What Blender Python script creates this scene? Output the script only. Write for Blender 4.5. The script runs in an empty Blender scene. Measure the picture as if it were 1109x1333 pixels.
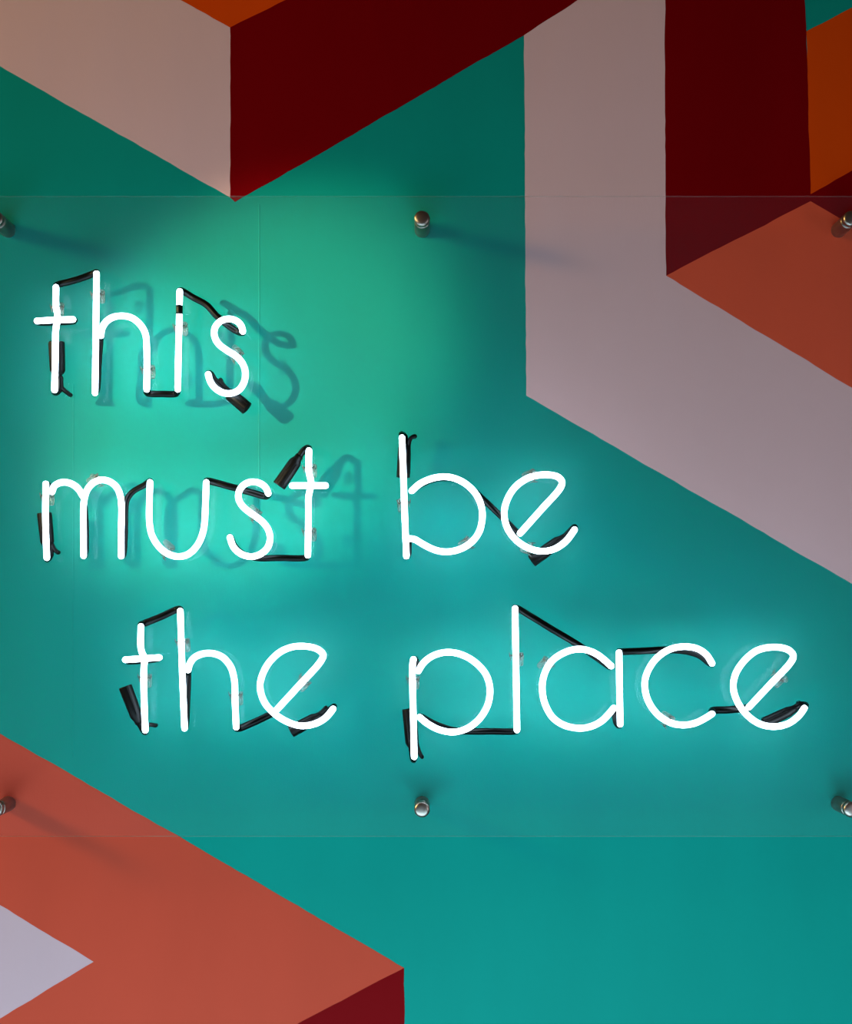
import bpy, bmesh, math, random
from mathutils import Vector, Quaternion

random.seed(7)
sc = bpy.context.scene
C = sc.collection

# ------------------------------------------------------------------ scale
# wall plane is y = 0, the room lies towards -y; 1 photo pixel on the wall = 1.25 mm
S = 0.00125
CX, CY = 554.0, 796.0          # foot of the camera axis on the wall
D = 2.10                       # camera distance
Z0 = 1.60                      # camera height above the ground


def at(px, py, d=0.0):
    """point standing d metres in front of the wall"""
    k = (D - d) / D
    return Vector(((px - CX) * S * k, -d, Z0 + (CY - py) * S * k))


# ------------------------------------------------------------------ camera
cam = bpy.data.cameras.new('camera')
cam.sensor_fit = 'HORIZONTAL'
cam.sensor_width = 36.0
cam.lens = 36.0 * D / (1109 * S)
cam.shift_x = (554.5 - CX) / 1109
cam.shift_y = (CY - 666.5) / 1109
cam.clip_start = 0.05
camo = bpy.data.objects.new('camera', cam)
camo.location = (0, -D, Z0)
camo.rotation_euler = (math.pi / 2, 0, 0)
C.objects.link(camo)
sc.camera = camo

# ------------------------------------------------------------------ world, light, exposure
w = bpy.data.worlds.new('world')
sc.world = w
w.use_nodes = True
bg = w.node_tree.nodes['Background']
bg.inputs[0].default_value = (1.0, 0.54, 0.46, 1)
bg.inputs[1].default_value = 0.04

vs = sc.view_settings
vs.view_transform = 'Standard'
vs.look = 'None'
vs.exposure = 0.0
vs.gamma = 1.0
vs.use_curve_mapping = False


def aim(o, target):
    o.rotation_euler = (Vector(target) - o.location).to_track_quat('-Z', 'Y').to_euler()


def lamp(name, kind, loc, target, power, colour, **kw):
    l = bpy.data.lights.new(name, kind)
    l.energy = power
    l.color = colour
    for k, v in kw.items():
        setattr(l, k, v)
    o = bpy.data.objects.new(name, l)
    o.location = loc
    aim(o, target)
    C.objects.link(o)
    return o


# warm spot lamp up on the left, in front of the wall
spot = lamp('spot_lamp', 'SPOT', (-3.45, -4.1, Z0 + 0.62), at(325, 515), 2000, (1.0, 0.80, 0.46),
            spot_size=math.radians(6.3), spot_blend=0.75, shadow_soft_size=0.03)
spot.rotation_euler = (spot.rotation_euler.to_quaternion() @ Quaternion((0, 0, 1), math.radians(-24))).to_euler()
spot.scale = (1.0, 1.5, 1.0)
# daylight from the side window on the left
lamp('window_light', 'AREA', (-4.2, -1.15, Z0 + 1.5), at(500, 600), 178, (1.0, 0.68, 0.22),
     shape='RECTANGLE', size=0.5, size_y=0.6)
# daylight from the street, to the right in front of the wall
lamp('street_daylight', 'AREA', (2.4, -2.4, Z0 - 0.35), at(600, 1350), 6, (0.90, 0.93, 1.0),
     shape='RECTANGLE', size=1.2, size_y=0.9, spread=math.radians(110))
# added low fill that brightens and cools the lower part of the wall
lamp('low_fill_light', 'AREA', (-0.4, -1.6, 0.05), at(430, 1500), 41, (0.52, 0.84, 1.0),
     shape='RECTANGLE', size=3.2, size_y=1.0, spread=math.radians(115))


# ------------------------------------------------------------------ materials
def new_mat(name):
    m = bpy.data.materials.new(name)
    m.use_nodes = True
    nt = m.node_tree
    nt.nodes.clear()
    out = nt.nodes.new('ShaderNodeOutputMaterial')
    return m, nt, out


def lin(c):
    return tuple(((v / 255) / 12.92 if v / 255 <= 0.04045 else ((v / 255 + 0.055) / 1.055) ** 2.4) for v in c)


def paint(name, rgb, rough=0.5, mottling=0.10):
    m, nt, out = new_mat(name)
    N, L = nt.nodes, nt.links
    b = N.new('ShaderNodeBsdfPrincipled')
    tc = N.new('ShaderNodeTexCoord')
    mp = N.new('ShaderNodeMapping')
    mp.inputs['Scale'].default_value = (1.0, 1.0, 0.35)
    L.new(tc.outputs['Object'], mp.inputs['Vector'])
    n1 = N.new('ShaderNodeTexNoise')
    n1.inputs['Scale'].default_value = 7
    n1.inputs['Detail'].default_value = 5
    L.new(mp.outputs[0], n1.inputs['Vector'])
    mx = N.new('ShaderNodeMix')
    mx.data_type = 'RGBA'
    c = lin(rgb)
    mx.inputs[6].default_value = (*[v * (1 - mottling) for v in c], 1)
    mx.inputs[7].default_value = (*[min(1, v * (1 + mottling)) for v in c], 1)
    L.new(n1.outputs['Fac'], mx.inputs[0])
    L.new(mx.outputs[2], b.inputs['Base Color'])
    # fine roller texture
    n2 = N.new('ShaderNodeTexNoise')
    n2.inputs['Scale'].default_value = 260
    n2.inputs['Detail'].default_value = 3
    L.new(mp.outputs[0], n2.inputs['Vector'])
    n3 = N.new('ShaderNodeTexNoise')
    n3.inputs['Scale'].default_value = 14
    n3.inputs['Detail'].default_value = 2
    L.new(mp.outputs[0], n3.inputs['Vector'])
    ad = N.new('ShaderNodeMath')
    ad.operation = 'MULTIPLY_ADD'
    ad.inputs[1].default_value = 6.0
    L.new(n3.outputs['Fac'], ad.inputs[0])
    L.new(n2.outputs['Fac'], ad.inputs[2])
    bp = N.new('ShaderNodeBump')
    bp.inputs['Strength'].default_value = 0.12
    bp.inputs['Distance'].default_value = 0.0012
    L.new(ad.outputs[0], bp.inputs['Height'])
    L.new(bp.outputs[0], b.inputs['Normal'])
    b.inputs['Roughness'].default_value = rough
    b.inputs['Specular IOR Level'].default_value = 0.02
    L.new(b.outputs[0], out.inputs[0])
    return m


def principled(name, rgb, rough=0.4, metal=0.0, spec=0.5, scale=None, var=0.0):
    m, nt, out = new_mat(name)
    N, L = nt.nodes, nt.links
    b = N.new('ShaderNodeBsdfPrincipled')
    c = lin(rgb)
    b.inputs['Base Color'].default_value = (*c, 1)
    b.inputs['Roughness'].default_value = rough
    b.inputs['Metallic'].default_value = metal
    b.inputs['Specular IOR Level'].default_value = spec
    if scale:
        tc = N.new('ShaderNodeTexCoord')
        n = N.new('ShaderNodeTexNoise')
        n.inputs['Scale'].default_value = scale
        n.inputs['Detail'].default_value = 3
        L.new(tc.outputs['Object'], n.inputs['Vector'])
        mr = N.new('ShaderNodeMapRange')
        mr.inputs[3].default_value = max(0.03, rough - var)
        mr.inputs[4].default_value = min(1, rough + var)
        L.new(n.outputs['Fac'], mr.inputs[0])
        L.new(mr.outputs[0], b.inputs['Roughness'])
        mx = N.new('ShaderNodeMix')
        mx.data_type = 'RGBA'
        mx.inputs[6].default_value = (*[v * 0.8 for v in c], 1)
        mx.inputs[7].default_value = (*[min(1, v * 1.2) for v in c], 1)
        L.new(n.outputs['Fac'], mx.inputs[0])
        L.new(mx.outputs[2], b.inputs['Base Color'])
    L.new(b.outputs[0], out.inputs[0])
    return m


def clear(name, ior, tint, haze, haze_col, rough=0.03):
    """clear sheet: Fresnel reflection over straight transmission, with a little diffuse haze mixed in"""
    m, nt, out = new_mat(name)
    N, L = nt.nodes, nt.links
    tr = N.new('ShaderNodeBsdfTransparent')
    tr.inputs[0].default_value = (*tint, 1)
    gl = N.new('ShaderNodeBsdfGlossy')
    gl.inputs['Roughness'].default_value = rough
    fr = N.new('ShaderNodeFresnel')
    # same index on the way in and out of the thin sheet
    ge = N.new('ShaderNodeNewGeometry')
    ix = N.new('ShaderNodeMapRange')
    ix.inputs[3].default_value = ior
    ix.inputs[4].default_value = 1.0 / ior
    L.new(ge.outputs['Backfacing'], ix.inputs[0])
    L.new(ix.outputs[0], fr.inputs['IOR'])
    m1 = N.new('ShaderNodeMixShader')
    L.new(fr.outputs[0], m1.inputs[0])
    L.new(tr.outputs[0], m1.inputs[1])
    L.new(gl.outputs[0], m1.inputs[2])
    df = N.new('ShaderNodeBsdfDiffuse')
    df.inputs[0].default_value = (*haze_col, 1)
    m2 = N.new('ShaderNodeMixShader')
    tc = N.new('ShaderNodeTexCoord')
    n = N.new('ShaderNodeTexNoise')
    n.inputs['Scale'].default_value = 3.0
    n.inputs['Detail'].default_value = 3
    L.new(tc.outputs['Object'], n.inputs['Vector'])
    mr = N.new('ShaderNodeMapRange')
    mr.inputs[3].default_value = haze * 0.6
    mr.inputs[4].default_value = haze * 1.4
    L.new(n.outputs['Fac'], mr.inputs[0])
    L.new(mr.outputs[0], m2.inputs[0])
    L.new(m1.outputs[0], m2.inputs[1])
    L.new(df.outputs[0], m2.inputs[2])
    L.new(m2.outputs[0], out.inputs[0])
    return m


def neon_mat():
    m, nt, out = new_mat('lit_neon_glass')
    N, L = nt.nodes, nt.links
    e = N.new('ShaderNodeEmission')
    tc = N.new('ShaderNodeTexCoord')
    n = N.new('ShaderNodeTexNoise')
    n.inputs['Scale'].default_value = 30
    L.new(tc.outputs['Object'], n.inputs['Vector'])
    mx = N.new('ShaderNodeMix')
    mx.data_type = 'RGBA'
    mx.inputs[6].default_value = (0.64, 0.83, 1.0, 1)
    mx.inputs[7].default_value = (0.66, 0.85, 1.0, 1)
    L.new(n.outputs['Fac'], mx.inputs[0])
    L.new(mx.outputs[2], e.inputs[0])
    e.inputs[1].default_value = 16.5
    L.new(e.outputs[0], out.inputs[0])
    return m


M = {
    'teal': paint('teal_wall_paint', (8, 125, 115), 0.42),
    'pink': paint('dusty_pink_paint', (193, 157, 160), 0.55, 0.05),
    'red': paint('dark_red_paint', (103, 0, 5), 0.45),
    'orange': paint('burnt_orange_paint', (187, 59, 5), 0.5),
    'terracotta': paint('terracotta_paint', (192, 71, 44), 0.5),
    'coral': paint('coral_orange_paint', (168, 63, 46), 0.5),
    'lavender': paint('pale_lavender_paint', (170, 143, 152), 0.5, 0.05),
    'neon': neon_mat(),
    'black': principled('black_blockout_paint', (2, 2, 2), 0.34, 0, 0.12, 60, 0.08),
    'rubber': principled('black_rubber', (4, 3, 3), 0.45, 0, 0.12, 80, 0.1),
    'steel': principled('brushed_steel', (150, 138, 130), 0.36, 1.0, 0.5, 40, 0.08),
    'wire': principled('tie_wire_metal', (84, 82, 76), 0.4, 1.0),
    'panel': clear('clear_acrylic', 1.09, (0.992, 0.992, 0.992), 0.005, (0.8, 0.70, 0.84)),  # purplish haze colour stands in for reflections and glow veil on the sheet
    'panel_edge': clear('acrylic_edge', 1.2, (0.9, 0.93, 0.92), 0.02, (0.7, 0.72, 0.72), 0.5),
    'post': clear('clear_glass_post', 1.35, (0.74, 0.80, 0.78), 0.08, (0.42, 0.45, 0.42), 0.12),
}


# ------------------------------------------------------------------ helpers
def link_mesh(name, bm, mat, parent=None, origin=None, smooth=True, world=None):
    """link a bmesh (in world coordinates) as one object with its origin at `origin`"""
    me = bpy.data.meshes.new(name)
    o = Vector(origin) if origin is not None else Vector((0, 0, 0))
    bmesh.ops.translate(bm, verts=bm.verts, vec=-o)
    bmesh.ops.recalc_face_normals(bm, faces=bm.faces)
    bm.to_mesh(me)
    bm.free()
    for p in me.polygons:
        p.use_smooth = smooth
    for mt in (mat if isinstance(mat, (list, tuple)) else [mat]):
        me.materials.append(mt)
    ob = bpy.data.objects.new(name, me)
    C.objects.link(ob)
    if parent is not None:
        ob.parent = parent
        base = Vector(parent.location)
        p = parent.parent
        while p is not None:
            base += Vector(p.location)
            p = p.parent
        ob.location = o - base
    else:
        ob.location = o
    return ob


def tag(o, label=None, cat=None, group=None, kind=None):
    if label:
        o['label'] = label
    if cat:
        o['category'] = cat
    if group:
        o['group'] = group
    if kind:
        o['kind'] = kind
    return o


def catmull(pts, step=0.003):
    P = [Vector(p) for p in pts]
    if len(P) < 2:
        return P
    ext = [P[0] * 2 - P[1]] + P + [P[-1] * 2 - P[-2]]
    out = []
    for i in range(1, len(ext) - 2):
        p0, p1, p2, p3 = ext[i - 1:i + 3]
        seg = (p2 - p1).length
        n = max(2, int(seg / step))
        # centripetal parametrisation keeps the bends tight
        t0 = 0.0
        t1 = t0 + max(1e-6, (p1 - p0).length) ** 0.5
        t2 = t1 + max(1e-6, (p2 - p1).length) ** 0.5
        t3 = t2 + max(1e-6, (p3 - p2).length) ** 0.5
        for k in range(n):
            t = t1 + (t2 - t1) * k / n
            a1 = p0 * ((t1 - t) / (t1 - t0)) + p1 * ((t - t0) / (t1 - t0))
            a2 = p1 * ((t2 - t) / (t2 - t1)) + p2 * ((t - t1) / (t2 - t1))
            a3 = p2 * ((t3 - t) / (t3 - t2)) + p3 * ((t - t2) / (t3 - t2))
            b1 = a1 * ((t2 - t) / (t2 - t0)) + a2 * ((t - t0) / (t2 - t0))
            b2 = a2 * ((t3 - t) / (t3 - t1)) + a3 * ((t - t1) / (t3 - t1))
            out.append(b1 * ((t2 - t) / (t2 - t1)) + b2 * ((t - t1) / (t2 - t1)))
    out.append(P[-1])
    return out


def add_tube(bm, pts, r, sides=12, step=0.003, radii=None, round_ends=True):
    path = catmull(pts, step)
    n = len(path)
    tang = []
    for i in range(n):
        a = path[max(0, i - 1)]
        b = path[min(n - 1, i + 1)]
        t = (b - a)
        tang.append(t.normalized() if t.length > 1e-9 else Vector((0, 0, 1)))
    ref = Vector((0, 1, 0))
    if abs(tang[0].dot(ref)) > 0.95:
        ref = Vector((1, 0, 0))
    u = (ref - tang[0] * ref.dot(tang[0])).normalized()
    rings = []

    def rad(i):
        if radii is None:
            return r
        f = i / (n - 1) * (len(radii) - 1)
        k = min(int(f), len(radii) - 2)
        return radii[k] + (radii[k + 1] - radii[k]) * (f - k)

    frames = []
    for i in range(n):
        t = tang[i]
        u = u - t * u.dot(t)
        u.normalize()
        frames.append((path[i], t, u.copy(), t.cross(u), rad(i)))
    seq = []
    if round_ends:
        p, t, a, b, rr = frames[0]
        for k in (75, 50, 25):
            ang = math.radians(k)
            seq.append((p - t * (rr * math.sin(ang)), a, b, rr * math.cos(ang)))
    for p, t, a, b, rr in frames:
        seq.append((p, a, b, rr))
    if round_ends:
        p, t, a, b, rr = frames[-1]
        for k in (25, 50, 75):
            ang = math.radians(k)
            seq.append((p + t * (rr * math.sin(ang)), a, b, rr * math.cos(ang)))
    for p, a, b, rr in seq:
        rings.append([bm.verts.new(p + a * (rr * math.cos(2 * math.pi * k / sides)) + b * (rr * math.sin(2 * math.pi * k / sides)))
                      for k in range(sides)])
    for r0, r1 in zip(rings, rings[1:]):
        for k in range(sides):
            bm.faces.new((r0[k], r0[(k + 1) % sides], r1[(k + 1) % sides], r1[k]))
    bm.faces.new(rings[0][::-1])
    bm.faces.new(rings[-1])


def add_lathe(bm, origin, axis, profile, sides=24, caps=True):
    """profile: list of (distance along axis, radius)"""
    ax = Vector(axis).normalized()
    ref = Vector((0, 0, 1)) if abs(ax.z) < 0.9 else Vector((1, 0, 0))
    u = (ref - ax * ref.dot(ax)).normalized()
    v = ax.cross(u)
    rings = []
    for h, r in profile:
        c = Vector(origin) + ax * h
        rings.append([bm.verts.new(c + u * (r * math.cos(2 * math.pi * k / sides)) + v * (r * math.sin(2 * math.pi * k / sides)))
                      for k in range(sides)])
    for r0, r1 in zip(rings, rings[1:]):
        for k in range(sides):
            bm.faces.new((r0[k], r0[(k + 1) % sides], r1[(k + 1) % sides], r1[k]))
    if caps:
        bm.faces.new(rings[0][::-1])
        bm.faces.new(rings[-1])


def add_box(bm, lo, hi):
    vs_ = [bm.verts.new((x, y, z)) for x in (lo[0], hi[0]) for y in (lo[1], hi[1]) for z in (lo[2], hi[2])]
    fs = []
    for idx in ((0, 1, 3, 2), (4, 6, 7, 5), (0, 4, 5, 1), (2, 3, 7, 6), (0, 2, 6, 4), (1, 5, 7, 3)):
        fs.append(bm.faces.new([vs_[i] for i in idx]))
    return fs


# ------------------------------------------------------------------ the wall and its mural
XL, XR, YT, YB = -760.0, 1860.0, -620.0, 2076.0
bm = bmesh.new()
a, b = at(XL, YB), at(XR, YT)
add_box(bm, (a.x, 0.0, a.z), (b.x, 0.12, b.z))
wall = link_mesh('wall_back', bm, M['teal'], smooth=False)
tag(wall, 'teal painted wall with a geometric mural behind the neon sign', kind='structure')

PAINT_T = 0.0004


def clip_poly(poly):
    """keep a painted area inside the wall"""
    def side(ps, inside, cut):
        out = []
        for i, p in enumerate(ps):
            q = ps[(i + 1) % len(ps)]
            if inside(p):
                out.append(p)
            if inside(p) != inside(q):
                out.append(cut(p, q))
        return out

    def cx(v):
        return lambda p, q: (v, p[1] + (q[1] - p[1]) * (v - p[0]) / (q[0] - p[0]))

    def cy(v):
        return lambda p, q: (p[0] + (q[0] - p[0]) * (v - p[1]) / (q[1] - p[1]), v)
    poly = side(poly, lambda p: p[0] >= XL, cx(XL))
    poly = side(poly, lambda p: p[0] <= XR, cx(XR))
    poly = side(poly, lambda p: p[1] >= YT, cy(YT))
    poly = side(poly, lambda p: p[1] <= YB, cy(YB))
    return poly


def painted(name, poly, mat, label, layer=1):
    poly = clip_poly(poly)
    pts = []
    for i, p in enumerate(poly):
        q = poly[(i + 1) % len(poly)]
        L_ = math.hypot(q[0] - p[0], q[1] - p[1])
        n = max(1, int(L_ / 11))
        nx, ny = -(q[1] - p[1]) / max(L_, 1e-6), (q[0] - p[0]) / max(L_, 1e-6)
        rim = (abs(p[0] - q[0]) < 1e-6 and p[0] in (XL, XR)) or (abs(p[1] - q[1]) < 1e-6 and p[1] in (YT, YB))
        flip = (p > q)
        key = (q, p) if flip else (p, q)
        rnd = random.Random(str([round(v, 2) for e in key for v in e]))     # neighbours share one hand-masked edge
        jj, wob = 0.0, [0.0]
        for k in range(1, n):
            jj = 0.6 * jj + rnd.uniform(-0.5, 0.5)
            wob.append(0.0 if rim else jj)
        for k in range(n):
            f = k / n
            j_ = 0.0 if k == 0 else (-wob[n - k] if flip else wob[k])
            pts.append((p[0] + (q[0] - p[0]) * f + nx * j_, p[1] + (q[1] - p[1]) * f + ny * j_))
    bm = bmesh.new()
    front = [bm.verts.new(at(x, y) + Vector((0, -PAINT_T * layer, 0))) for x, y in pts]
    f = bm.faces.new(front)
    ret = bmesh.ops.extrude_face_region(bm, geom=[f])
    for v in ret['geom']:
        if isinstance(v, bmesh.types.BMVert):
            v.co.y = 0.0
    bmesh.ops.triangulate(bm, faces=[q for q in bm.faces if len(q.verts) > 4])
    o = link_mesh(name, bm, mat, wall, smooth=False)
    o['label'] = label
    return o


sl = 0.5774
painted('painted_chevron', [(XL, 86 + XL * 0.5705), (0, 86), (299.5, 257), (299.5, 36), (235, 0), (XL, 0 - (235 - XL) * 0.558)],
        M['pink'], 'dusty pink band rising to the upper left')
painted('painted_band', [(299.5, 36), (299.5, 257), (306, 263), (682, 46), (752, 0), (1600, -497), (1600, -660), (372, 0)],
        M['red'], 'dark red band rising to the upper right')
painted('painted_facet', [(299.5, 36), (372, 0), (1600, -660), (-900, -640), (235, 0)],
        M['orange'], 'burnt orange area at the top edge')
painted('painted_chevron', [(682, 46), (684, 300), (685, 515), (1109, 760), (1900, 1216), (1900, 966), (1109, 505), (867, 359),
                            (866, 180), (865, -66), (752, 0)],
        M['pink'], 'dusty pink stripe bending down to the right')
painted('painted_band', [(865, -66), (866, 180), (867, 359), (1055, 262), (1109, 293), (1900, 745), (1900, -226), (1109, 222),
                         (1055, 253), (1051, 100), (1047, -10), (1046, -173)],
        M['red'], 'dark red stripe at the upper right')
painted('painted_facet', [(867, 359), (1055, 262), (1109, 293), (1900, 745), (1900, 966), (1109, 505)],
        M['terracotta'], 'terracotta orange area at the right')
painted('painted_facet', [(1049.5, 41), (1109, 10), (1900, -440), (1900, -226), (1109, 222), (1055, 253), (1051, 100)],
        M['orange'], 'burnt orange area at the upper right')
painted('painted_facet', [(XL, 955 + XL * sl), (0, 955), (300, 1128), (526, 1260), (385, 1334), (XL, 1950), (XL, 1762), (0, 1326), (122, 1252), (0, 1178),
                          (XL, 1178 + XL * 0.59)],
        M['coral'], 'coral orange chevron at the lower left')
painted('painted_facet', [(XL, 1178 + XL * 0.59), (0, 1178), (122, 1252), (0, 1326), (XL, 1762)],
        M['lavender'], 'pale lavender wedge at the lower left')
painted('painted_facet', [(526, 1260), (527, 2100), (XL, 2100), (XL, 1950), (385, 1334)],
        M['red'], 'dark red area at the bottom edge')

# thin upright ridges on the wall face, in the teal paint
for jx, y0, y1 in ((337.5, 266, 700), (95.5, 500, 985)):
    bm = bmesh.new()
    p, q = at(jx - 1.4, y1), at(jx + 1.4, y0)
    n = 24
    ring = []
    for k in range(n + 1):
        z = p.z + (q.z - p.z) * k / n
        dx = random.uniform(-0.0003, 0.0003)
        ring.append([bm.verts.new((p.x + dx, -0.00002, z)), bm.verts.new(((p.x + q.x) / 2 + dx, -0.00045, z)), bm.verts.new((q.x + dx, -0.00002, z))])
    for r0, r1 in zip(ring, ring[1:]):
        bm.faces.new((r0[0], r0[1], r1[1], r1[0]))
        bm.faces.new((r0[1], r0[2], r1[2], r1[1]))
        bm.faces.new((r0[2], r0[0], r1[0], r1[2]))
    bm.faces.new(ring[0])
    bm.faces.new(ring[-1][::-1])
    link_mesh('wall_ridge', bm, M['teal'], wall, smooth=False)

# ------------------------------------------------------------------ clear panel on stand-offs
PB, PF = 0.052, 0.058          # back and front of the sheet, metres from the wall
top = at(0, 255, PF).z
bot = at(0, 1089, PF).z
lft = at(-44, 0, PF).x
rgt = at(1150, 0, PF).x
bm = bmesh.new()
fs = add_box(bm, (lft, -PF, bot), (rgt, -PB, top))
bm.normal_update()
for f in fs:
    f.material_index = 0 if abs(f.calc_center_median().x - (lft + rgt) / 2) < 0.01 and abs(f.calc_center_median().z - (top + bot) / 2) < 0.01 else 1
panel = link_mesh('clear_panel', bm, [M['panel'], M['panel_edge']], origin=((lft + rgt) / 2, -PB, bot), smooth=False)
tag(panel, 'wide clear acrylic sheet that carries the neon words in front of the wall', 'panel')

where = {(0, 0): 'at the upper left beside the pink chevron', (1, 0): 'at the top centre on the teal paint',
         (2, 0): 'at the upper right over terracotta paint', (0, 1): 'at the lower left on coral paint',
         (1, 1): 'at the bottom centre below the word place', (2, 1): 'at the lower right on the teal paint'}
for i, px in enumerate((11, 549.5, 1091)):
    for j, py in enumerate((300, 1046)):
        p = at(px, py)
        root = bpy.data.objects.new('standoff_bolt', None)
        root.location = p
        C.objects.link(root)
        tag(root, 'steel stand-off bolt ' + where[(i, j)], 'bolt', 'stand-off bolts of the clear panel')
        R = 0.0122
        bm = bmesh.new()
        add_lathe(bm, p, (0, -1, 0), [(0.0006, R - 0.0006), (0.0012, R), (PB - 0.0012, R), (PB - 0.0002, R - 0.0008)])
        link_mesh('barrel', bm, M['steel'], root, p)
        bm = bmesh.new()
        add_lathe(bm, p, (0, -1, 0), [(PF + 0.0002, R - 0.0006), (PF + 0.0008, R + 0.0002), (PF + 0.0060, R + 0.0002), (PF + 0.0078, R - 0.0008),
                                      (PF + 0.0090, R - 0.0032), (PF + 0.0096, R - 0.0065), (PF + 0.0098, 0.001)])
        link_mesh('cap', bm, M['steel'], root, p)

# ------------------------------------------------------------------ neon words
ZF, ZM, ZB = 0.088, 0.080, 0.071   # front glass, half-way, rear glass
RT = 0.0047


class Sheet:
    """coordinates of one close-up drawing of the sign"""
    def __init__(self, ox, oy, k):
        self.ox, self.oy, self.k = ox, oy, k

    def __call__(self, *pts):
        return [(self.ox + p[0] / self.k, self.oy + p[1] / self.k) + tuple(p[2:]) for p in pts]


R1, R2 = Sheet(20, 330, 5.545), Sheet(200, 330, 5.545)
R3, R4 = Sheet(30, 560, 4.822), Sheet(240, 560, 4.436)
R5, R6 = Sheet(490, 540, 3.824), Sheet(130, 770, 3.466)
R7, R8 = Sheet(500, 770, 3.961), Sheet(780, 770, 3.371)


def word(label, base):
    r = bpy.data.objects.new('neon_word', None)
    r.location = at(*base, PF)
    C.objects.link(r)
    tag(r, label, 'neon sign', 'white neon words of the sign')
    return r


def P3(pts, d):
    return [at(p[0], p[1], p[2] if len(p) > 2 else d) for p in pts]


def letter(root, ch, *strokes):
    bm = bmesh.new()
    for s in strokes:
        add_tube(bm, P3(s, ZF), RT)
    o = link_mesh('letter_tube', bm, M['neon'], root, root.location)
    o['label'] = 'lit white letter ' + ch
    return o


def blackout(root, pts, r=0.0053):
    bm = bmesh.new()
    add_tube(bm, P3(pts, ZB), r, sides=10)
    return link_mesh('blackout_tube', bm, M['black'], root, root.location)


def electrode(root, neck, a, b, wire, width=18.5):
    """rubber end housing from a to b, the glass neck that leads into it, and its lead wire"""
    blackout(root, neck)
    A, B = at(*a, ZB), at(*b, ZB)
    L_ = (B - A).length
    r = width * S * 0.5 * 0.965
    bm = bmesh.new()
    add_lathe(bm, A, B - A, [(-0.010, 0.0062), (-0.004, 0.0066), (0.0, r * 0.80), (0.003, r * 0.93), (L_ * 0.5, r * 0.97), (L_ - 0.002, r),
                             (L_ - 0.0004, r * 0.985), (L_, r * 0.90), (L_ - 0.003, r * 0.72), (L_ - 0.006, r * 0.4)], sides=18)
    # moulding seams along the housing
    ax = (B - A).normalized()
    v = ax.cross(Vector((0, 1, 0))).normalized()
    for s in (-0.35, 0.5):
        off = v * (r * s) + Vector((0, -1, 0)) * (r * math.sqrt(1 - s * s) - 0.0004)
        add_tube(bm, [A + off + ax * 0.006, A + off + ax * (L_ * 0.5), B + off - ax * 0.002], 0.0008, sides=6)
    h = link_mesh('electrode_cap', bm, M['rubber'], root, A)
    bm = bmesh.new()
    pts = P3(wire, ZB)
    e = pts[-1].copy()
    e.y = -PF - 0.0040
    add_tube(bm, pts + [e], 0.0034, sides=8)
    link_mesh('lead_wire', bm, M['rubber'], h, A)
    return h


def support(root, p, ang, side=1, post=7.0):
    """tie wire round the tube at p (tube runs along ang degrees) and its glass post on the panel"""
    c = at(*p, ZF)
    t = Vector((math.cos(math.radians(ang)), 0, math.sin(math.radians(ang))))
    nrm = Vector((-t.z, 0, t.x)) * side
    bm = bmesh.new()
    foot = at(*p, PF) + nrm * (post * S)
    foot.y = -PF - 0.0003
    out_ = Vector((0, -1, 0))
    # glass foot plate with a turned-up rim, drawn out along the tube
    plate = []
    for k in range(20):
        a_ = 2 * math.pi * k / 20
        cx_, sx_ = math.cos(a_), math.sin(a_)
        plate.append((math.copysign(abs(cx_) ** 0.55, cx_) * 0.0105 - 0.005, math.copysign(abs(sx_) ** 0.55, sx_) * 0.0042))
    lo = [bm.verts.new(foot + t * u + nrm * v) for u, v in plate]
    hi = [bm.verts.new(foot + t * u + nrm * v + out_ * 0.0026) for u, v in plate]
    for k in range(20):
        bm.faces.new((lo[k], lo[(k + 1) % 20], hi[(k + 1) % 20], hi[k]))
    bm.faces.new(lo[::-1])
    bm.faces.new(hi)
    rim = [foot + t * u + nrm * v + out_ * 0.0026 for u, v in plate]
    add_tube(bm, rim + [rim[0]], 0.0007, sides=5, step=0.003)
    # post and the cradle arms that reach under the tube
    add_lathe(bm, foot, (0, -1, 0), [(0.002, 0.0034), (0.016, 0.0030), (0.019, 0.0040), (0.0225, 0.0040), (0.0235, 0.0030)], sides=10)
    for s in (-1, 1):
        o = t * (0.0035 * s)
        q = foot + Vector((0, -0.021, 0))
        add_tube(bm, [q + o, q + o * 1.4 - nrm * 0.003 + Vector((0, -0.001, 0)), c + o * 1.4 + nrm * 0.0048 + Vector((0, 0.0052, 0)),
                      c + o * 1.6 + Vector((0, 0.0062, 0))], 0.0012, sides=6, step=0.002)
    po = link_mesh('tube_support', bm, M['post'], root, foot)
    bm = bmesh.new()
    rr = RT + 0.0005
    ring = []
    for k in range(17):
        a_ = 2 * math.pi * k / 16
        ring.append(c + nrm * (rr * math.cos(a_)) + Vector((0, -1, 0)) * (rr * math.sin(a_)) + t * (0.0009 * math.sin(a_ * 0.5)))
    add_tube(bm, ring, 0.00065, sides=5, step=0.004)
    # twisted tails on both sides
    for s, ln in ((1, 0.0085), (-1, 0.0065)):
        q = c + nrm * (rr * s)
        add_tube(bm, [q, q + nrm * (s * 0.0018) + t * 0.0020 + Vector((0, 0.003, 0)), q + nrm * (s * 0.0035) - t * 0.0018 + Vector((0, 0.004, 0)),
                      q + nrm * (s * ln * 0.75) + t * 0.0045 + Vector((0, 0.004, 0))], 0.00075, sides=5, step=0.002)
        add_tube(bm, [q, q + nrm * (s * 0.0022) - t * 0.0030 + Vector((0, 0.003, 0)), q + nrm * (s * ln * 0.4) - t * 0.0065 + Vector((0, 0.005, 0))],
                 0.00070, sides=5, step=0.002)
    link_mesh('tie_wire', bm, M['wire'], po, c)
    return po


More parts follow.
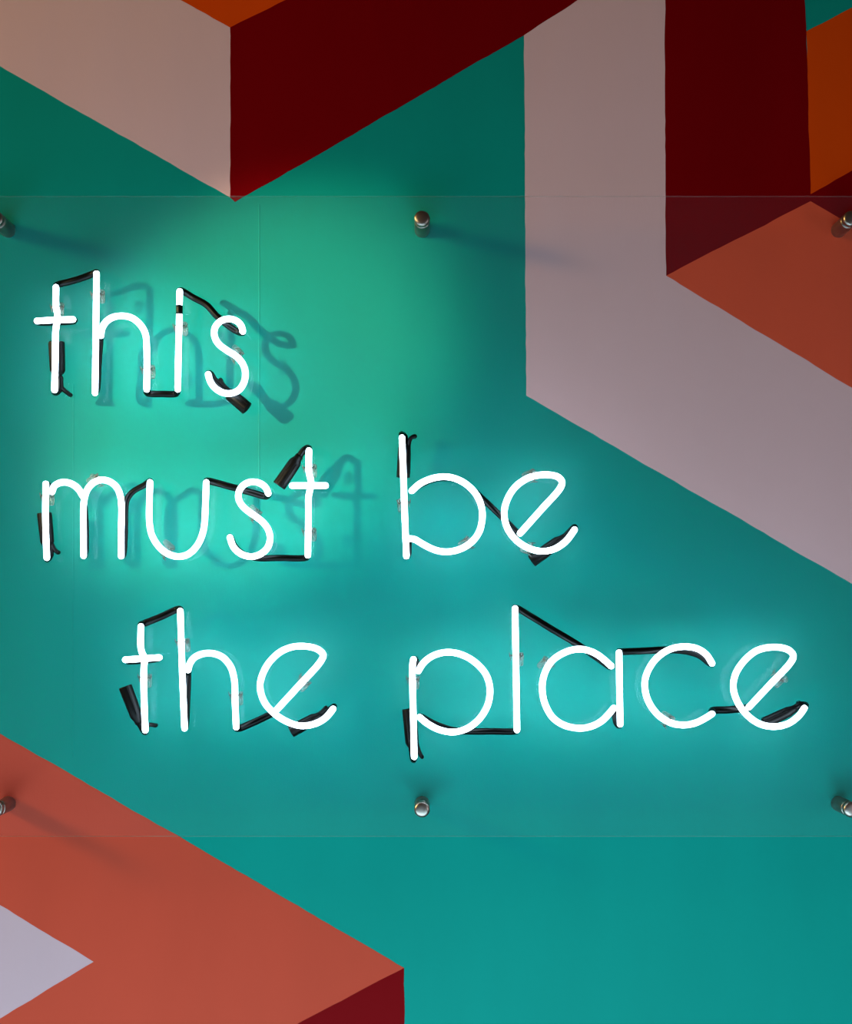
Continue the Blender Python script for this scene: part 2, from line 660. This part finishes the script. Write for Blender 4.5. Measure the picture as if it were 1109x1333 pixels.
# ---- this
w1 = word('glowing white neon word this, top row of the sign', (190, 515))
letter(w1, 't', R1((293, 245), (293, 385), (299, 415), (303, 440, 0.084), (303, 480, 0.080), (297, 515, 0.083), (291, 560), (289, 700), (283, 985)),
       R1((157, 487), (280, 480, 0.0905), (415, 476)))
letter(w1, 'h', R1((586, 147), (583, 400), (579, 700), (575, 1005)),
       R1((618, 592), (624, 545), (648, 500), (695, 464), (770, 450), (842, 466), (903, 515), (938, 580), (948, 680), (948, 980)))
letter(w1, 'i', R2((188, 274), (184, 500), (178, 750), (174, 980)))
letter(w1, 's', R2((643, 562), (634, 525), (600, 488), (545, 472), (488, 485), (445, 530), (438, 590), (466, 650), (530, 700), (598, 744), (645, 800),
                   (662, 865), (652, 930), (615, 985), (555, 1010), (495, 1003), (440, 968), (407, 920), (394, 873)))
bm = bmesh.new()
add_tube(bm, P3(R2((186.3, 374), (185.1, 440)), ZF), RT + 0.0006, sides=12, round_ends=False)
o = link_mesh('blackout_band', bm, M['black'], w1, w1.location)
blackout(w1, R1((296, 232, ZM), (305, 226), (440, 190), (565, 145), (586, 137, ZM)))
blackout(w1, R1((150, 492, ZM), (175, 500), (275, 498), (420, 490), (428, 480, ZM)), 0.0048)
blackout(w1, R1((575, 1000, ZM), (588, 985), (600, 800), (615, 620), (618, 594, ZM)), 0.0050)
blackout(w1, R1((948, 985, ZM), (952, 1008), (1000, 1014)) + R2((60, 1014), (160, 1012), (174, 985, ZM)))
blackout(w1, R2((188, 268, ZM), (205, 270), (290, 320), (380, 370), (455, 450), (535, 518), (615, 568), (643, 572, ZM)))
electrode(w1, R1((283, 992, ZM), (290, 1005), (318, 980), (322, 900)), R1((305, 860))[0], R1((297, 640))[0],
          R1((320, 900), (326, 955), (350, 985), (388, 1015)), 21)
electrode(w1, R2((394, 866, ZM), (410, 870), (440, 915), (500, 970)), R2((545, 1010))[0], R2((675, 1120))[0],
          R2((540, 985), (500, 945), (482, 912)), 18)
support(w1, R1((294, 385))[0], 90, -1)
support(w1, R1((584, 292))[0], 91, -1, 8)
support(w1, R1((947, 835))[0], 90, -1, 8)
support(w1, R2((183, 525))[0], 91, -1, 8)
support(w1, R2((600, 746))[0], -42, 1, 7)

# ---- must
w2 = word('glowing white neon word must, left word of the middle row', (230, 725))
letter(w2, 'm', R3((143, 338), (141, 500), (143, 650), (149, 800)),
       R3((182, 386), (195, 352), (225, 332), (270, 327), (315, 342), (350, 372), (374, 412)),
       R3((380, 788), (379, 620), (379, 490), (386, 425), (405, 370), (442, 330), (490, 312), (540, 321), (585, 355), (610, 410), (618, 480), (616, 640), (616, 790)))
letter(w2, 'u', R3((797, 328), (793, 450), (793, 570)) +
       [(197.1, 694.8), (204.2, 708.3), (214.2, 718.3), (224.0, 723.2), (233.2, 724.5), (242.0, 722.8), (250.8, 717.0), (258.5, 707.2), (263.4, 695.5)] +
       R4((115, 550), (122, 420), (126, 302)))
letter(w2, 's', R4((484, 365), (470, 332), (440, 308), (400, 298), (355, 308), (325, 335), (311, 378), (325, 424), (362, 463), (410, 497), (452, 530), (483, 572),
                   (495, 625), (480, 678), (440, 715), (385, 730), (328, 715), (284, 675), (263, 620)))
letter(w2, 't', R4((719, 118), (718, 180), (719, 240), (727, 275), (731, 298, 0.083), (730, 325, 0.080), (724, 350, 0.083), (717, 385), (716, 500), (713, 722)),
       R4((622, 320), (715, 320, 0.0905), (815, 320)))
blackout(w2, R3((145, 336, ZM), (160, 345), (178, 372), (182, 384, ZM)), 0.0048)
blackout(w2, R3((380, 792, ZM), (390, 778), (394, 620), (386, 480), (376, 420, ZM)), 0.0050)
blackout(w2, R3((616, 794, ZM), (630, 780), (640, 640), (644, 480), (655, 430), (690, 385), (760, 345), (795, 318), (797, 326, ZM)), 0.0048)
blackout(w2, R4((126, 298, ZM), (136, 293), (250, 322), (380, 358), (470, 382), (484, 370, ZM)), 0.0056)
blackout(w2, R4((263, 616, ZM), (268, 622), (292, 672), (345, 718), (420, 738), (560, 738), (700, 738), (713, 726, ZM)), 0.0052)
blackout(w2, R4((808, 322, ZM), (818, 322, ZM), (800, 325), (640, 326)), 0.0048)
electrode(w2, R3((149, 806, ZM), (156, 808), (172, 780), (168, 740)), R3((153, 715))[0], R3((134, 520))[0],
          R3((168, 690), (180, 715), (195, 745), (213, 765)), 19)
electrode(w2, R4((719, 112, ZM), (714, 102), (690, 115), (665, 148)), R4((646, 176))[0], R4((546, 322))[0],
          R4((662, 160), (672, 140), (684, 128)), 18)
support(w2, R3((142, 412))[0], 90, -1, 8)
support(w2, R3((470, 318))[0], 28, 1, 5)
support(w2, R3((902, 772))[0], -40, 1, 10)
support(w2, R4((408, 496))[0], -40, 1, 6)
support(w2, R4((718, 218))[0], 90, -1, 7)
support(w2, R4((715, 585))[0], 90, -1, 7)

# ---- be
w3 = word('glowing white neon word be, right word of the middle row', (620, 725))
letter(w3, 'b', R5((127, 114), (134, 300), (141, 500), (149, 703)),
       R5((176, 378), (220, 341), (280, 316), (340, 308), (400, 320), (455, 352), (500, 402), (524, 462), (526, 525), (510, 585), (475, 632), (420, 667),
          (350, 682), (290, 672), (235, 646), (190, 620), (168, 616)))
letter(w3, 'e', R5((715, 590), (820, 472), (915, 364), (924, 335), (905, 310), (862, 299), (810, 300), (750, 317), (692, 358), (652, 420), (636, 490), (650, 560),
                   (690, 618), (750, 660), (820, 679), (885, 668), (940, 632), (974, 590), (986, 572)))
blackout(w3, R5((168, 618, ZM), (162, 640), (160, 690), (151, 708, ZM)), 0.0046)
blackout(w3, R5((180, 378, ZM), (225, 345), (290, 320), (345, 314), (410, 326), (470, 364), (520, 410), (620, 505), (700, 585), (712, 592, ZM)), 0.0050)
electrode(w3, R5((127, 104, ZM), (128, 98), (140, 110), (142, 140)), R5((138, 158))[0], R5((133, 312))[0],
          R5((158, 290), (160, 200), (162, 140), (172, 115), (190, 106)), 17.5)
electrode(w3, R5((987, 566, ZM), (985, 560), (965, 580), (940, 605)), R5((912, 628))[0], R5((772, 728))[0],
          R5((935, 610), (958, 585), (965, 575)), 17)
support(w3, R5((138, 436))[0], 93, 1, 5)
support(w3, R5((460, 640))[0], 35, 1, 5)
support(w3, R5((778, 306))[0], 20, 1, 5)
support(w3, R5((768, 664))[0], -18, -1, 5)

# ---- the
w4 = word('glowing white neon word the, left word of the bottom row', (300, 950))
letter(w4, 't', R6((185, 158), (185, 255), (192, 280), (200, 295, 0.083), (201, 315, 0.080), (199, 340, 0.083), (198, 380), (200, 500), (205, 626)),
       R6((115, 308), (190, 303, 0.0905), (268, 298)))
letter(w4, 'h', R6((363, 88), (368, 250), (374, 420), (382, 617)),
       R6((398, 354), (406, 325), (432, 294), (490, 278), (548, 293), (588, 336), (606, 395), (610, 500), (615, 612)))
letter(w4, 'e', R6((790, 542), (895, 428), (998, 312), (1008, 286), (985, 262), (935, 248), (870, 250), (812, 274), (762, 322), (730, 385), (723, 435), (743, 500),
                   (790, 553), (850, 590), (910, 606), (970, 597), (1018, 570), (1052, 530)))
blackout(w4, R6((186, 150, ZM), (196, 146), (280, 112), (350, 80), (363, 82, ZM)), 0.0056)
blackout(w4, R6((382, 620, ZM), (388, 605), (395, 480), (399, 375), (398, 357, ZM)), 0.0050)
blackout(w4, R6((615, 616, ZM), (628, 618), (700, 588), (775, 552), (790, 544, ZM)), 0.0056)
blackout(w4, R6((262, 299, ZM), (270, 300, ZM), (255, 306), (130, 316), (118, 312, ZM)), 0.0048)
electrode(w4, R6((205, 632, ZM), (200, 632), (188, 610), (176, 590)), R6((168, 570))[0], R6((114, 428))[0],
          R6((185, 590), (205, 608), (225, 600), (248, 605)), 17.5)
electrode(w4, R6((1054, 525, ZM), (1055, 520), (1030, 540), (1005, 556)), R6((972, 572))[0], R6((862, 632))[0],
          R6((975, 560), (1000, 545), (1018, 526)), 16.5)
support(w4, R6((198, 388))[0], 90, -1, 7)
support(w4, R6((367, 228))[0], 92, -1, 8)
support(w4, R6((609, 468))[0], 91, -1, 7)
support(w4, R6((920, 400))[0], 48, -1, 6)

# ---- place
w5 = word('glowing white neon word place, right word of the bottom row', (780, 955))
letter(w5, 'p', R7((151, 350), (146, 385), (147, 500), (152, 700), (155, 852)),
       R7((176, 410), (203, 368), (255, 330), (330, 313), (408, 329), (475, 370), (526, 430), (546, 505), (534, 585), (490, 658), (430, 705), (355, 725), (283, 712), (222, 680), (183, 648)))
letter(w5, 'l', R7((675, 88), (680, 400), (685, 714)))
letter(w5, 'a', [(795.5, 867), (781, 854.5), (768, 847.5), (752.5, 845), (734.8, 849.5), (718, 860.9), (708.3, 878.6), (705.8, 896.2), (709.5, 916.4), (719.6, 934.1),
                 (735, 944.3), (755, 948), (770, 945.5), (784, 938), (792, 930), (798.8, 921.8)],
       R8((87, 268), (89, 420), (92, 582)))
letter(w5, 'c', R8((495, 315), (470, 277), (428, 250), (365, 242), (300, 258), (242, 303), (206, 368), (200, 420), (215, 480), (255, 538), (308, 574), (365, 586), (422, 577), (470, 553), (495, 537)))
letter(w5, 'e', R8((656, 508), (750, 408), (842, 308), (852, 282), (836, 260), (802, 247), (750, 245), (690, 260), (636, 304), (599, 360), (588, 415), (601, 472),
                   (640, 533), (700, 579), (765, 593), (828, 580), (876, 545), (900, 512)))
blackout(w5, R7((152, 346, ZM), (162, 350), (172, 385), (176, 406, ZM)), 0.0048)
blackout(w5, R7((183, 646, ZM), (190, 645), (230, 668), (290, 695), (360, 716), (440, 721), (560, 721), (672, 722), (686, 716, ZM)), 0.0054)
blackout(w5, R7((675, 84, ZM), (690, 88), (850, 185), (1000, 275)) + R8((20, 312), (45, 330), (54, 328, ZM)))
blackout(w5, R8((64, 512, ZM), (66, 530), (74, 575), (85, 590), (92, 584, ZM)), 0.0046)
blackout(w5, R8((87, 264, ZM), (98, 264), (200, 260), (300, 256), (380, 262), (440, 280), (485, 315), (496, 318, ZM)), 0.0056)
blackout(w5, R8((495, 533, ZM), (498, 522), (560, 520), (630, 513), (655, 510, ZM)), 0.0060)
electrode(w5, R7((155, 860, ZM), (150, 866), (146, 840), (144, 812)), R7((145, 790))[0], R7((130, 606))[0],
          R7((165, 760), (172, 800), (182, 830), (194, 852)), 19)
electrode(w5, R8((901, 505, ZM), (905, 498), (885, 497), (860, 510)), R8((838, 524))[0], R8((722, 578))[0],
          R8((850, 512), (872, 498), (880, 490)), 15)
support(w5, R7((146, 452))[0], 90, -1, 5)
support(w5, R7((679, 332))[0], 90, -1, 6)
support(w5, R7((846, 370))[0], 47, 1, 6)
support(w5, R8((300, 571))[0], -32, 1, 6)
support(w5, R8((785, 372))[0], 47, -1, 6)
